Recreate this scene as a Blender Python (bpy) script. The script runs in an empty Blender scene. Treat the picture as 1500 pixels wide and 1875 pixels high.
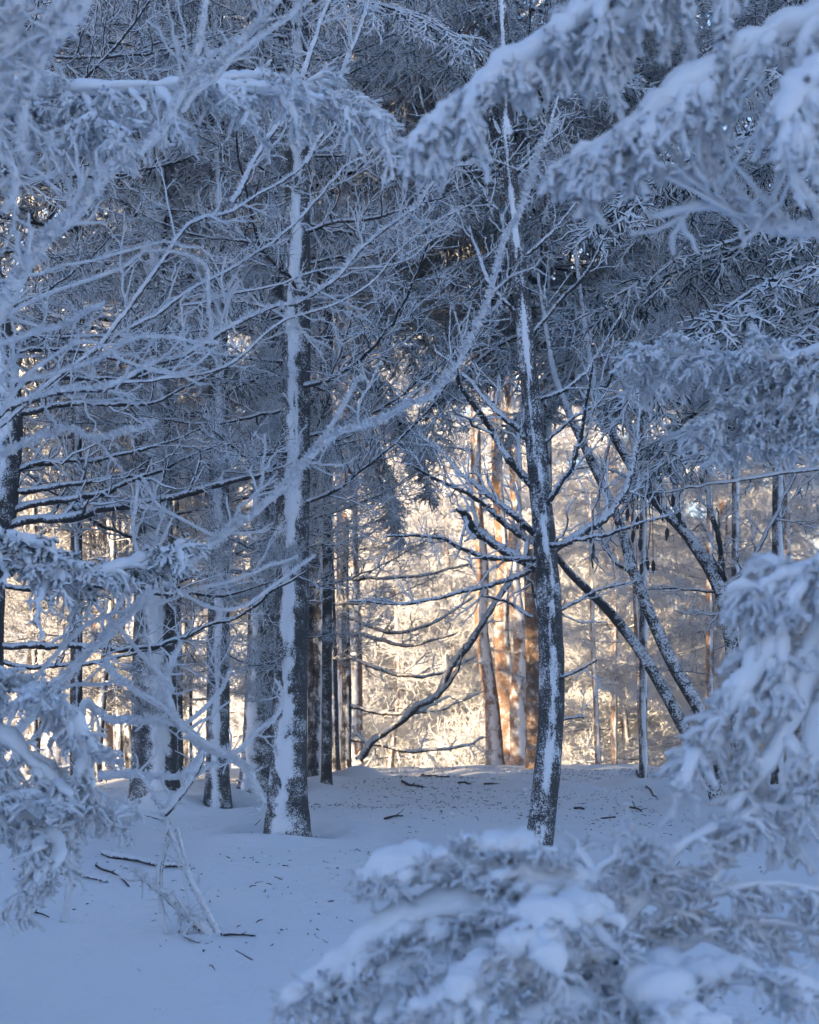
import bpy, math
import numpy as np
from mathutils import Vector, Matrix, Euler

# ------------------------------------------------------------------ camera, sky, sun, exposure
scene = bpy.context.scene
C = scene.collection
rng = np.random.default_rng(11)
F, HZ, CZ = 3500.0, 1250.0, 1.6            # focal length and horizon in photo pixels, eye height

cd = bpy.data.cameras.new('camera')
cam = bpy.data.objects.new('camera', cd)
C.objects.link(cam)
cam.location = (0, 0, CZ)
cam.rotation_euler = (math.radians(90), 0, 0)
cd.sensor_fit = 'VERTICAL'
cd.sensor_height = 36.0
cd.lens = F / 1875 * 36.0
cd.shift_y = (HZ - 937.5) / 1875
cd.clip_start = 0.1
cd.clip_end = 3000
cd.dof.use_dof = True
cd.dof.focus_distance = 14.0
cd.dof.aperture_fstop = 4.0
scene.camera = cam

SUN_EL = math.radians(11)
SUN_FROM = Vector((-0.82, -0.57, 0)).normalized()        # horizontal direction towards the sun
world = bpy.data.worlds.new('World')
scene.world = world
world.use_nodes = True
nt = world.node_tree
sky = nt.nodes.new('ShaderNodeTexSky')
sky.sky_type = 'NISHITA'
sky.sun_disc = False
sky.sun_elevation = SUN_EL
sky.sun_rotation = math.atan2(SUN_FROM.x, SUN_FROM.y)
sky.ozone_density = 3.4
sky.dust_density = 0.3
bg = nt.nodes['Background']
bg.inputs['Strength'].default_value = 0.095
tint = nt.nodes.new('ShaderNodeMix')                     # the camera's white balance leans to violet
tint.data_type = 'RGBA'
tint.blend_type = 'MULTIPLY'
tint.inputs[0].default_value = 1.0
tint.inputs[7].default_value = (1.03, .98, 1.05, 1)
nt.links.new(sky.outputs[0], tint.inputs[6])
nt.links.new(tint.outputs[2], bg.inputs['Color'])

sl = bpy.data.lights.new('sun', 'SUN')
sl.energy = 5.0
sl.angle = math.radians(0.55)
sl.color = (1.0, 0.75, 0.47)
sun = bpy.data.objects.new('sun', sl)
C.objects.link(sun)
sd = Vector((SUN_FROM.x * math.cos(SUN_EL), SUN_FROM.y * math.cos(SUN_EL), math.sin(SUN_EL)))
sun.rotation_euler = sd.to_track_quat('Z', 'Y').to_euler()
sun.location = sd * 60

vs = scene.view_settings
vs.view_transform = 'Standard'
vs.look = 'None'
vs.gamma = 1
vs.use_curve_mapping = False
vs.exposure = 2.05
scene.cycles.use_denoising = True
scene.cycles.max_bounces = 5
scene.cycles.diffuse_bounces = 4
scene.cycles.adaptive_threshold = .03
scene.cycles.glossy_bounces = 1

scene.cycles.volume_bounces = 0

# ------------------------------------------------------------------ numeric helpers
def W(px, py, d):
    return np.array([(px - 750) / F * d, d, CZ - (py - HZ) / F * d])

def _h(i, j, k):
    n = (i * 374761393 + j * 668265263 + k * 1274126177) & 0x7fffffff
    n = ((n ^ (n >> 13)) * 1103515245) & 0x7fffffff
    return ((n ^ (n >> 16)) & 0xffff) / 65535.0

def vnoise(p):
    p = np.asarray(p, float)
    i = np.floor(p).astype(np.int64)
    f = p - i
    f = f * f * (3 - 2 * f)
    r = 0
    for a in (0, 1):
        wx = f[..., 0] if a else 1 - f[..., 0]
        for b in (0, 1):
            wy = f[..., 1] if b else 1 - f[..., 1]
            for c in (0, 1):
                wz = f[..., 2] if c else 1 - f[..., 2]
                r = r + wx * wy * wz * _h(i[..., 0] + a, i[..., 1] + b, i[..., 2] + c)
    return r * 2 - 1

def fbm(p, o=3):
    p = np.asarray(p, float)
    s, a = 0, 1.0
    for k in range(o):
        s = s + a * vnoise(p * 2 ** k + 17.3 * k)
        a *= .5
    return s

def sstep(a, b, x):
    t = np.clip((x - a) / (b - a), 0, 1)
    return t * t * (3 - 2 * t)

def nrm(v):
    return v / np.maximum(np.linalg.norm(v, axis=-1, keepdims=True), 1e-9)

def resample(pts, K):
    """smooth curve through points (n,m): K samples"""
    pts = np.asarray(pts, float)
    n = len(pts)
    if n == 2:
        t = np.linspace(0, 1, K)[:, None]
        return pts[0] * (1 - t) + pts[1] * t
    q = np.vstack([2 * pts[0] - pts[1], pts, 2 * pts[-1] - pts[-2]])
    u = np.linspace(0, n - 1 - 1e-6, K)
    i = u.astype(int)
    f = (u - i)[:, None]
    p0, p1, p2, p3 = q[i], q[i + 1], q[i + 2], q[i + 3]
    return .5 * (2 * p1 + (p2 - p0) * f + (2 * p0 - 5 * p1 + 4 * p2 - p3) * f ** 2 + (3 * p1 - p0 - 3 * p2 + p3) * f ** 3)

class MB:
    """collects vertices and faces; build() links ONE mesh object"""
    def __init__(s):
        s.v, s.f, s.m, s.n, s.a = [], [], [], 0, []
    def add(s, v, f, mi=0, a=None):
        v = np.asarray(v, float).reshape(-1, 3)
        f = np.asarray(f, int)
        s.v.append(v)
        s.f.append(f + s.n)
        s.m.append(np.full(len(f), mi))
        s.a.append(np.zeros(len(v)) if a is None else np.asarray(a, float).ravel())
        s.n += len(v)
    def tubes(s, P, R, sides=4, mi=0, jit=0.0, r=None):
        r = r or rng
        P = np.asarray(P, float)
        if P.ndim == 2:
            P = P[None]
            R = np.asarray(R)[None]
        N, K, _ = P.shape
        T = nrm(np.gradient(P, axis=1))
        mt = nrm(T.mean(1))
        ref = np.eye(3)[np.argmin(np.abs(mt), axis=1)][:, None, :]
        U = nrm(ref - (ref * T).sum(-1, keepdims=True) * T)
        V = np.cross(T, U)
        an = np.arange(sides) / sides * 2 * math.pi
        R = np.broadcast_to(R, (N, K))[:, :, None]
        if jit:
            R = R * (1 + jit * r.uniform(-1, 1, (N, K, sides)))
        R = np.broadcast_to(R, (N, K, sides))[..., None]
        ring = P[:, :, None, :] + R * (np.cos(an)[:, None] * U[:, :, None, :] + np.sin(an)[:, None] * V[:, :, None, :])
        idx = np.arange(N * K * sides).reshape(N, K, sides)
        a, b = idx[:, :-1, :], idx[:, 1:, :]
        q = np.stack([a, np.roll(a, -1, 2), np.roll(b, -1, 2), b], -1).reshape(-1, 4)
        s.add(ring, q, mi)
    def snow_load(s, P, w, sides=9, mi=0, flat=.55, seed=0):
        """sagging snow lying along curves P (N,K,3); w half width"""
        N, K, _ = P.shape
        t = np.linspace(0, 1, K)
        prof = np.clip(np.sin(np.pi * np.clip(t * .93 + .07, 0, 1)) ** .45, .05, 1)
        n = fbm(np.concatenate([P * 14 + seed], -1), 2)
        R = w * prof[None] * np.clip(1 + .55 * n, .25, 2)
        Q = P.copy()
        Q[..., 2] += R * .32
        n0 = len(s.v)
        s.tubes(Q, R, sides, mi, .10)
        v = s.v[n0].reshape(N, K, sides, 3)
        c = Q[:, :, None, 2]
        d = v[..., 2] - c
        v[..., 2] = c + d * np.where(d > 0, flat * 1.25, flat * .8) + R[..., None] * (.16 * vnoise(v * 38) + .10 * vnoise(v * 90))
        s.v[n0] = v.reshape(-1, 3)
    def mesh(s, name, mats, smooth=True):
        v = np.concatenate(s.v)
        f = np.concatenate(s.f)
        me = bpy.data.meshes.new(name)
        me.vertices.add(len(v))
        me.vertices.foreach_set('co', v.ravel())
        w = f.shape[1]
        me.loops.add(f.size)
        me.loops.foreach_set('vertex_index', f.ravel().astype(np.int32))
        me.polygons.add(len(f))
        me.polygons.foreach_set('loop_start', np.arange(0, f.size, w, dtype=np.int32))
        me.polygons.foreach_set('material_index', np.concatenate(s.m).astype(np.int32))
        me.polygons.foreach_set('use_smooth', np.full(len(f), smooth))
        at = me.attributes.new('snow', 'FLOAT', 'POINT')
        at.data.foreach_set('value', np.concatenate(s.a))
        for m in mats:
            me.materials.append(m)
        me.update(calc_edges=True)
        return me
    def build(s, name, mats, parent=None, off=None, smooth=True):
        if off is not None:
            s.v = [v - np.asarray(off) for v in s.v]
        o = bpy.data.objects.new(name, s.mesh(name, mats, smooth))
        C.objects.link(o)
        o.parent = parent
        return o

def sprout(P, R, n, t0, t1, ln, ang=(35, 60), planar=.7, up=0.0, K=5, rf=.6, taper=.35, rmin=.002, fall=.6, wig=.06, r=None, rabs=None):
    """n children from every parent curve; returns their points (N*n,K,3) and radii"""
    r = r or rng
    N, KP, _ = P.shape
    t = t0 + (t1 - t0) * (np.arange(n)[None, :] + r.uniform(0, 1, (N, n))) / n
    u = t * (KP - 1)
    i = np.clip(u.astype(int), 0, KP - 2)
    f = (u - i)[..., None]
    ii = np.arange(N)[:, None]
    p = P[ii, i] * (1 - f) + P[ii, i + 1] * f
    T = nrm(P[ii, i + 1] - P[ii, i])
    Rp = np.broadcast_to(R, (N, KP))
    rr = Rp[ii, i] * (1 - f[..., 0]) + Rp[ii, i + 1] * f[..., 0]
    Z = np.array([0, 0, 1.0])
    S = nrm(np.cross(T, Z) + 1e-4)
    sgn = np.where((np.arange(n)[None, :] + r.integers(0, 2, (N, 1))) % 2 == 0, 1.0, -1.0)[..., None]
    q = nrm(r.normal(size=(N, n, 3)))
    q = nrm(q - (q * T).sum(-1, keepdims=True) * T)
    S = nrm(S * sgn * planar + q * (1 - planar))
    a = np.radians(r.uniform(ang[0], ang[1], (N, n)))[..., None]
    D = np.cos(a) * T + np.sin(a) * S
    L = (r.uniform(ln[0], ln[1], (N, n)) * (1 - fall * t))[..., None]
    s = np.linspace(0, 1, K)[None, None, :, None]
    c = p[:, :, None, :] + D[:, :, None, :] * L[:, :, None] * s + Z * up * L[:, :, None] * s ** 2
    w = r.normal(size=(N, n, K, 3)) * wig * L[:, :, None]
    w[:, :, 0] = 0
    c = c + np.cumsum(w, axis=2) * .5
    r0 = np.maximum(rr * rf, rmin) if rabs is None else rabs * r.uniform(.75, 1.25, (N, n))
    rad = r0[..., None] * (1 - (1 - taper) * np.linspace(0, 1, K))
    return c.reshape(N * n, K, 3), rad.reshape(N * n, K)

def spikes(P, R, dens, ln=(.008, .02), bias=(-.5, -.6, .5), r=None):
    """rime feathers standing on curves, most of them on the weather side"""
    r = r or rng
    N, K, _ = P.shape
    seg = np.linalg.norm(np.diff(P, axis=1), axis=-1).sum(1)
    cnt = np.maximum((seg * dens).astype(int), 1)
    ii = np.repeat(np.arange(N), cnt)
    u = r.uniform(0, K - 1.001, len(ii))
    i = u.astype(int)
    f = (u - i)[:, None]
    p = P[ii, i] * (1 - f) + P[ii, i + 1] * f
    T = nrm(P[ii, i + 1] - P[ii, i])
    Rr = np.broadcast_to(R, (N, K))[ii, i]
    q = nrm(r.normal(size=(len(ii), 3)) + np.array(bias) * .9)
    q = nrm(q - .75 * (q * T).sum(-1, keepdims=True) * T)
    L = r.uniform(ln[0], ln[1], len(ii))[:, None]
    a = p + q * Rr[:, None] * .5
    c = p + q * (Rr[:, None] + L)
    rad = np.stack([L[:, 0] * .48, L[:, 0] * .13], 1)
    return np.stack([a, c], 1), rad

# ------------------------------------------------------------------ materials
def mat(name, rough=.8):
    m = bpy.data.materials.new(name)
    m.use_nodes = True
    b = m.node_tree.nodes['Principled BSDF']
    b.inputs['Roughness'].default_value = rough
    b.inputs['Specular IOR Level'].default_value = .25
    return m, m.node_tree, b

def nd(t, kind, **kw):
    n = t.nodes.new(kind)
    for k, v in kw.items():
        if k in n.inputs:
            n.inputs[k].default_value = v
        else:
            setattr(n, k, v)
    return n

def math_(t, op, a, b=None, clamp=False):
    n = t.nodes.new('ShaderNodeMath')
    n.operation = op
    n.use_clamp = clamp
    for i, x in enumerate((a, b)):
        if x is None:
            continue
        if isinstance(x, (int, float)):
            n.inputs[i].default_value = x
        else:
            t.links.new(x, n.inputs[i])
    return n.outputs[0]

def mixc(t, f, a, b):
    n = t.nodes.new('ShaderNodeMix')
    n.data_type = 'RGBA'
    for s, x in ((n.inputs[0], f), (n.inputs[6], a), (n.inputs[7], b)):
        if isinstance(x, (int, float)):
            s.default_value = x
        elif isinstance(x, tuple):
            s.default_value = (*x, 1)
        else:
            t.links.new(x, s)
    return n.outputs[2]

def noise(t, scale, detail=3, coord=None, rough=.55):
    n = nd(t, 'ShaderNodeTexNoise', Scale=scale, Detail=detail, Roughness=rough)
    if coord is not None:
        t.links.new(coord, n.inputs['Vector'])
    return n.outputs['Fac']

def facing(t, w):
    g = t.nodes.new('ShaderNodeNewGeometry')
    d = t.nodes.new('ShaderNodeVectorMath')
    d.operation = 'DOT_PRODUCT'
    t.links.new(g.outputs['Normal'], d.inputs[0])
    d.inputs[1].default_value = Vector(w).normalized()
    return d.outputs['Value']

def bump(t, b, h, strength, dist):
    n = nd(t, 'ShaderNodeBump', Strength=strength, Distance=dist)
    t.links.new(h, n.inputs['Height'])
    t.links.new(n.outputs[0], b.inputs['Normal'])

WIND = (-.25, -.75, .55)          # the side the rime grew on
RIME = (.89, .90, .92)

def frost_mat(name, under, cover, amp, scale, wind=WIND, vary=.12):
    """rime over an under-colour: it lies on the weather side, its edge broken by noise"""
    m, t, b = mat(name)
    co = t.nodes.new('ShaderNodeTexCoord').outputs['Object']
    n1 = noise(t, scale, 4, co, .65)
    n2 = noise(t, scale * .22, 2, co)
    k = math_(t, 'ADD', facing(t, wind), math_(t, 'MULTIPLY', math_(t, 'SUBTRACT', n1, .5), amp * 2))
    k = math_(t, 'ADD', k, math_(t, 'MULTIPLY', math_(t, 'SUBTRACT', n2, .5), amp))
    k = math_(t, 'MULTIPLY', math_(t, 'ADD', k, cover), 3.0, clamp=True)
    white = mixc(t, n2, tuple(c * (1 - vary) for c in RIME), RIME)
    dark = mixc(t, n1, tuple(c * .6 for c in under), tuple(c * 1.4 for c in under))
    col = mixc(t, k, dark, white)
    t.links.new(col, b.inputs['Base Color'])
    bump(t, b, n1, 1.0, .012)
    return m

M_RIME = frost_mat('thick_rime', (.2, .2, .2), 1.2, .4, 85)
M_TWIG = frost_mat('rimed_twig', (.075, .065, .06), .22, .65, 45, (-.25, -.45, .8))
M_LIMB = frost_mat('rime_flecked_bark', (.045, .038, .035), -.15, 1.2, 70, (-.25, -.35, .85))
M_NEEDLE = frost_mat('rimed_needles', (.06, .075, .07), .32, .8, 45, (-.2, -.45, .8))
M_NEEDLE_DARK = frost_mat('lightly_rimed_needles', (.05, .062, .06), .22, .9, 45, (-.2, -.3, .9))
M_NEEDLE_NEAR = frost_mat('heavily_rimed_needles', (.36, .44, .46), .9, .8, 75, (-.1, -.4, .85))

def snow_mat(name, sc=9.0, st=.8, di=.035):
    m, t, b = mat(name, .75)
    co = t.nodes.new('ShaderNodeTexCoord').outputs['Object']
    n1, n2 = noise(t, sc, 6, co, .65), noise(t, .6, 3, co)
    t.links.new(mixc(t, n2, (.80, .81, .83), (.86, .87, .88)), b.inputs['Base Color'])
    bump(t, b, n1, st, di)
    return m
M_SNOW = snow_mat('snow')
M_LOAD = snow_mat('clinging_snow', 45.0, .4, .010)

def trunk_mat(name, bark1, bark2, fleck=.5):
    m, t, b = mat(name, .85)
    co = t.nodes.new('ShaderNodeTexCoord').outputs['Object']
    mp = nd(t, 'ShaderNodeMapping')
    mp.inputs['Scale'].default_value = (1, 1, .28)
    t.links.new(co, mp.inputs['Vector'])
    n1 = noise(t, 38, 5, mp.outputs[0], .65)
    n2 = noise(t, 105, 4, co, .7)
    n3 = noise(t, 7, 4, co, .65)
    bark = mixc(t, math_(t, 'MULTIPLY', n3, .04), mixc(t, n1, bark1, bark2), RIME)
    # rime flecks caught in the bark, thicker on the weather side
    fk = math_(t, 'ADD', n2, math_(t, 'MULTIPLY', facing(t, WIND), .11))
    at = nd(t, 'ShaderNodeAttribute', attribute_name='snow')
    fk = math_(t, 'ADD', fk, math_(t, 'MULTIPLY', at.outputs['Fac'], .25))
    fk = math_(t, 'ADD', fk, math_(t, 'MULTIPLY', math_(t, 'SUBTRACT', n3, .5), .75))
    fk = math_(t, 'MULTIPLY', math_(t, 'SUBTRACT', fk, .665 - .15 * fleck), 8, clamp=True)
    k = math_(t, 'MAXIMUM', fk, math_(t, 'MULTIPLY', math_(t, 'SUBTRACT', math_(t, 'ADD', at.outputs['Fac'], math_(t, 'MULTIPLY', n2, 1.5)), 1.22), 2.2, clamp=True))
    t.links.new(mixc(t, k, bark, RIME), b.inputs['Base Color'])
    bump(t, b, math_(t, 'ADD', n1, k), .6, .012)
    return m
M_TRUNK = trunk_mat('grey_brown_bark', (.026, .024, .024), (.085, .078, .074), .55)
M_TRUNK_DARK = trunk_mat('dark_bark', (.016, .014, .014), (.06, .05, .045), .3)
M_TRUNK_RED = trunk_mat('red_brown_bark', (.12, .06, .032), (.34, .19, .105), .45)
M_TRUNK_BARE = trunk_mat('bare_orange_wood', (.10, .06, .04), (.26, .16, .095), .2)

def plain(name, col, rough=.85):
    m, t, b = mat(name, rough)
    co = t.nodes.new('ShaderNodeTexCoord').outputs['Object']
    n = noise(t, 60, 3, co)
    t.links.new(mixc(t, n, tuple(c * .6 for c in col), tuple(min(1, c * 1.4) for c in col)), b.inputs['Base Color'])
    return m
M_LITTER = plain('dark_litter', (.045, .037, .033))
M_CONE = plain('cone_scales', (.05, .042, .04))

# ------------------------------------------------------------------ tagging
def thing(name, label, cat, loc, group=None):
    o = bpy.data.objects.new(name, None)
    C.objects.link(o)
    o.empty_display_size = .2
    o.location = loc
    tag(o, label, cat, group)
    return o

def tag(o, label, cat, group=None):
    o['label'] = label
    o['category'] = cat
    if group:
        o['group'] = group
    return o

# ------------------------------------------------------------------ ground: one snow sheet
GY = [-400, -50, 0, 5, 8.4, 12, 14, 17, 20, 24, 26.5, 31, 40, 60, 900]
GZ = [-3, -1.2, -.35, -.1, .10, .42, .48, .485, .495, .50, .42, -.1, -.8, -1.2, -3]

def ground_z(x, y):
    x = np.asarray(x, float)
    y = np.asarray(y, float)
    z = np.interp(y, GY, GZ)
    # soften the corners of the profile
    z = (z + np.interp(y - 1.2, GY, GZ) + np.interp(y + 1.2, GY, GZ)) / 3
    p = np.stack([x, y, np.zeros_like(x)], -1)
    near = np.exp(-(np.maximum(np.abs(y - 14) - 16, 0) / 10) ** 2)
    z = z + near * (.045 * vnoise(p * .45) + .045 * vnoise(p * 1.1 + 5) + .016 * np.abs(vnoise(p * 2.3 + 1))  + .007 * vnoise(p * 3.5 + 9) + .010 * np.minimum(vnoise(p * 5.5 + 2), .2) * sstep(9, 17, y))
    # unseen bank added on the left to keep the low sun off the near wood
    h = 21 * sstep(-12, -24, x) * sstep(7.5, 4.0, y + (x + 23) * -.69) * sstep(-75, -45, y)
    h = h * sstep(-90, -50, x)
    return z + h * (1 + .06 * vnoise(p * .2 + 3))

def gz(x, y):
    return float(ground_z(np.array([x]), np.array([y]))[0])

def axis(pieces):
    return np.unique(np.concatenate([np.linspace(a, b, n) for a, b, n in pieces]))
gx = axis([(-900, -100, 9), (-100, -30, 20), (-30, -9, 30), (-9, -6, 14), (-6, 6, 135), (6, 12, 20), (12, 60, 20), (60, 900, 8)])
gy = axis([(-900, -90, 8), (-90, -5, 40), (-5, 7, 26), (7, 26, 205), (26, 40, 40), (40, 80, 16), (80, 1500, 10)])
X, Y = np.meshgrid(gx, gy, indexing='ij')
Z = ground_z(X, Y)
TRUNKS = []          # (x, y, r): filled below, drifts are added there before the sheet is built

# ------------------------------------------------------------------ trunks
def trunk_mesh(cx, rad, segs, strip=None, rough=.05, seed=0, flare=True):
    """cx (K,3) centre line, rad (K,); strip=(angle, halfwidth, thickness) is the plastered snow, angle 0 faces the camera, + to the right"""
    K = len(cx)
    T = nrm(np.gradient(cx, axis=0))
    U = nrm(np.cross(T, np.array([0, 1.0, 0])))           # to the right
    V = nrm(np.cross(U, T)) * -1
    V = np.where((V[:, 1:2] > 0), -V, V)                    # towards the camera
    an = np.arange(segs) / segs * 2 * math.pi - math.pi     # 0 faces the camera
    L = np.concatenate([[0], np.cumsum(np.linalg.norm(np.diff(cx, axis=0), axis=1))])
    A, S = np.meshgrid(an, L)
    R = np.repeat(rad[:, None], segs, 1)
    if flare:
        fl = np.exp(-S / (rad[0] * 1.6))
        R = R * (1 + fl * (.42 + .16 * np.cos(A * 4 + seed) + .1 * np.cos(A * 7 + seed * 3)))
    cyl = np.stack([np.cos(A) * 3 + seed, np.sin(A) * 3, S * 2.2], -1)
    R = R * (1 + rough * 1.2 * fbm(cyl * 2.2, 3) + rough * fbm(np.stack([np.cos(A) * 1.2 + seed, np.sin(A) * 1.2, S * .9], -1), 2))
    snow = np.zeros_like(A)
    if strip:
        a0, hw, th = strip[:3]
        patch = strip[3] if len(strip) > 3 else .25
        wob = a0 + .22 * vnoise(np.stack([S * 1.1, 0 * S + seed, 0 * S], -1))
        w = hw * (1 + .35 * vnoise(np.stack([S * 2.6, 0 * S + seed + 7, 0 * S], -1)) + .45 * vnoise(np.stack([S * 9, A * 2, 0 * S + seed], -1)) + .4 * vnoise(np.stack([S * 24, A * 6, 0 * S + seed], -1)))
        snow = sstep(w * 1.6, w * .35, np.abs(A - wob)) * sstep(.02, .10, S)
        snow = snow * sstep(-.5, .1, fbm(np.stack([S * 5, A * 2.5, 0 * S + seed + 3], -1), 3) + .75 - patch * 1.6)
        R = R + snow * th * (1 + .3 * vnoise(np.stack([S * 6, A * 3, 0 * S + seed], -1)))
    v = cx[:, None, :] + R[..., None] * (np.sin(A)[..., None] * U[:, None] + np.cos(A)[..., None] * V[:, None])
    idx = np.arange(K * segs).reshape(K, segs)
    a, b = idx[:-1], idx[1:]
    q = np.stack([a, np.roll(a, -1, 1), np.roll(b, -1, 1), b], -1).reshape(-1, 4)
    return v.reshape(-1, 3), q, snow.ravel()

def px_path(pts, d, K):
    """pts (px, py[, depth offset]) at distance d -> world curve"""
    w = [W(p[0], p[1], d + (p[2] if len(p) > 2 else 0)) for p in pts]
    return resample(w, K)

def make_trunk(root, pts, widths, d, m, strip=None, segs=36, step=.035, rough=.05, seed=0, name='trunk', flare=True):
    w = np.array([W(p[0], p[1], d + (p[2] if len(p) > 2 else 0)) for p in pts])
    ln = np.linalg.norm(np.diff(w, axis=0), axis=1).sum()
    K = int(min(max(ln / step, 12), 300))
    cx = resample(w, K)
    rad = np.interp(np.linspace(0, 1, K), np.linspace(0, 1, len(widths)), np.array(widths) / F * d / 2)
    if flare:
        n = 4                                             # sink the foot into the snow
        cx[:, 2] -= np.linspace(1, 0, K) ** 8 * .06
    mb = MB()
    v, q, sn = trunk_mesh(cx, rad, segs, strip, rough, seed, flare)
    mb.add(v, q, 0, sn)
    o = mb.build(name, [m], root, root.location)
    return o, cx, rad

# ------------------------------------------------------------------ branch library (base at the origin, growing along +X)
def bare_branch(seed, L=2.0, tw=None, bend=.25, n1=17, n2=8, n3=2, fine=1.0, droop=-.10, thick=.017):
    r = np.random.default_rng(seed)
    K = 16
    s = np.linspace(0, 1, K)
    P = np.stack([s * L, .10 * L * np.sin(s * 3 + r.uniform(0, 6)) * s, L * (droop * s + bend * s ** 2.2)], 1)[None]
    P[0, 1:] += np.cumsum(r.normal(size=(K - 1, 3)) * .012 * L, axis=0) * .5
    R = (thick * (1 - .78 * s) + .003)[None]
    mb = MB()
    mb.tubes(P, R, 6, 0, .22, r)
    P1, R1 = sprout(P, R, n1, .10, 1.0, (.35 * L * .5, .95 * L * .5), (30, 65), .62, .16, 8, .6, .5, .0055, .62, .07, r)
    mb.tubes(P1, R1, 5, 1, .22, r)
    P2, R2 = sprout(P1, R1, n2, .12, 1.0, (.12, .34), (28, 65), .5, .12, 5, .8, .6, .0046 * fine, .4, .09, r)
    mb.tubes(P2, R2, 4, 1, .2, r)
    P3, R3 = sprout(P2, R2, n3, .2, .95, (.05, .13), (30, 70), .3, .1, 3, .9, .55, .0040 * fine, .3, .08, r)
    mb.tubes(P3, R3, 3, 1, .1, r)
    Px, Rx = sprout(P, R, 14, .1, 1.0, (.06, .22), (40, 80), .3, .1, 4, .5, .6, .0045, .2, .08, r)
    mb.tubes(Px, Rx, 4, 1, .2, r)
    return mb.mesh('bare_branch', [M_LIMB, tw or M_TWIG])

def needle_bough(seed, L=1.6, droop=.35, n1=20, n2=9, n3=5, fat=.010, mats=None):
    r = np.random.default_rng(seed)
    K = 14
    s = np.linspace(0, 1, K)
    P = np.stack([s * L, .05 * L * np.sin(s * 3 + r.uniform(0, 6)) * s, L * (.10 * s - droop * s ** 2)], 1)[None]
    R = (.02 * (1 - .75 * s) + .004)[None]
    mb = MB()
    mb.tubes(P, R, 5, 0, .15, r)
    P1, R1 = sprout(P, R, n1, .12, 1.0, (.26 * L, .5 * L), (42, 66), .86, -.30, 8, .6, .6, fat * .8, .62, .05, r)
    mb.tubes(P1, R1, 5, 1, .3, r)
    P2, R2 = sprout(P1, R1, n2, .08, 1.0, (.10, .26), (35, 62), .72, -.28, 5, .9, .6, fat, .45, .06, r)
    mb.tubes(P2, R2, 4, 1, .35, r)
    P3, R3 = sprout(P2, R2, n3, .15, 1.0, (.04, .10), (30, 70), .4, -.12, 3, .95, .5, fat * .8, .3, .06, r)
    mb.tubes(P3, R3, 3, 1, .3, r)
    return mb.mesh('needle_bough', [M_LIMB, *(mats or [M_NEEDLE])])

BARE = [bare_branch(100 + i, bend=b, droop=dr) for i, (b, dr) in enumerate([(.30, -.08), (.20, -.14), (.42, -.10), (.10, -.05), (.26, -.22), (.5, -.02)])]
FINE = [bare_branch(200 + i, bend=b, droop=dr, n1=24, n2=10, n3=3, thick=.013) for i, (b, dr) in enumerate([(.18, -.10), (.05, -.12), (.30, .02), (-.08, -.05)])]
FINE_WHITE = [bare_branch(240 + i, bend=b, droop=dr, n1=24, n2=11, n3=3, thick=.013, tw=M_RIME) for i, (b, dr) in enumerate([(.18, -.10), (.05, -.14), (-.06, -.06)])]
BOUGH = [needle_bough(300 + i, droop=dr) for i, dr in enumerate([.30, .45, .22, .55])]
BOUGH_WHITE = [needle_bough(340 + i, droop=dr, mats=[M_RIME], n1=22, n2=10, n3=4, fat=.008) for i, dr in enumerate([.30, .45, .22])]
BOUGH_DARK = [needle_bough(320 + i, droop=dr, mats=[M_NEEDLE_DARK]) for i, dr in enumerate([.40, .60, .30])]

def put(root, me, loc, yaw, pitch=0., roll=0., sc=1., name='branch'):
    o = bpy.data.objects.new(name, me)
    C.objects.link(o)
    o.parent = root
    o.location = Vector(loc) - root.location
    o.rotation_euler = Euler((roll, -pitch, yaw), 'XYZ')
    o.scale = (sc, sc, sc)
    return o

def dress(root, cx, rad, lib, n, z0, z1, sc=(.6, 1.2), pitch=(-.1, .3), r=None, yaws=None, pw=1.0):
    """branches up the stem between two heights"""
    r = r or rng
    ga = r.uniform(0, 6.28)
    for i in range(n):
        z = z0 + (z1 - z0) * ((i + r.uniform(0, 1)) / n) ** pw
        k = int(np.argmin(np.abs(cx[:, 2] - z)))
        yaw = ga + i * 2.4 + r.uniform(-.4, .4) if yaws is None else r.uniform(*yaws)
        off = np.array([math.cos(yaw), math.sin(yaw), 0]) * rad[k] * .6
        put(root, lib[r.integers(len(lib))], cx[k] + off, yaw, r.uniform(*pitch), r.uniform(-.5, .5), r.uniform(*sc))

def conifer(name, label, cat, pts, widths, d, m, strip, lib, n, z0, z1, sc, group=None, pitch=(-.1, .3), seed=1, segs=36, pw=1.0, extra=()):
    b = W(pts[0][0], pts[0][1], d)
    b[2] = gz(b[0], b[1])
    root = thing(name, label, cat, b, group)
    o, cx, rad = make_trunk(root, pts, widths, d, m, strip, seed=seed, segs=segs)
    r = np.random.default_rng(seed * 7 + 1)
    dress(root, cx, rad, lib, n, z0, z1, sc, pitch, r, pw=pw)
    for (l2, n2, a, bb, s2, p2) in extra:
        dress(root, cx, rad, l2, n2, a, bb, s2, p2, r)
    TRUNKS.append((b[0], b[1], rad[0]))
    return root, cx, rad

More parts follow.
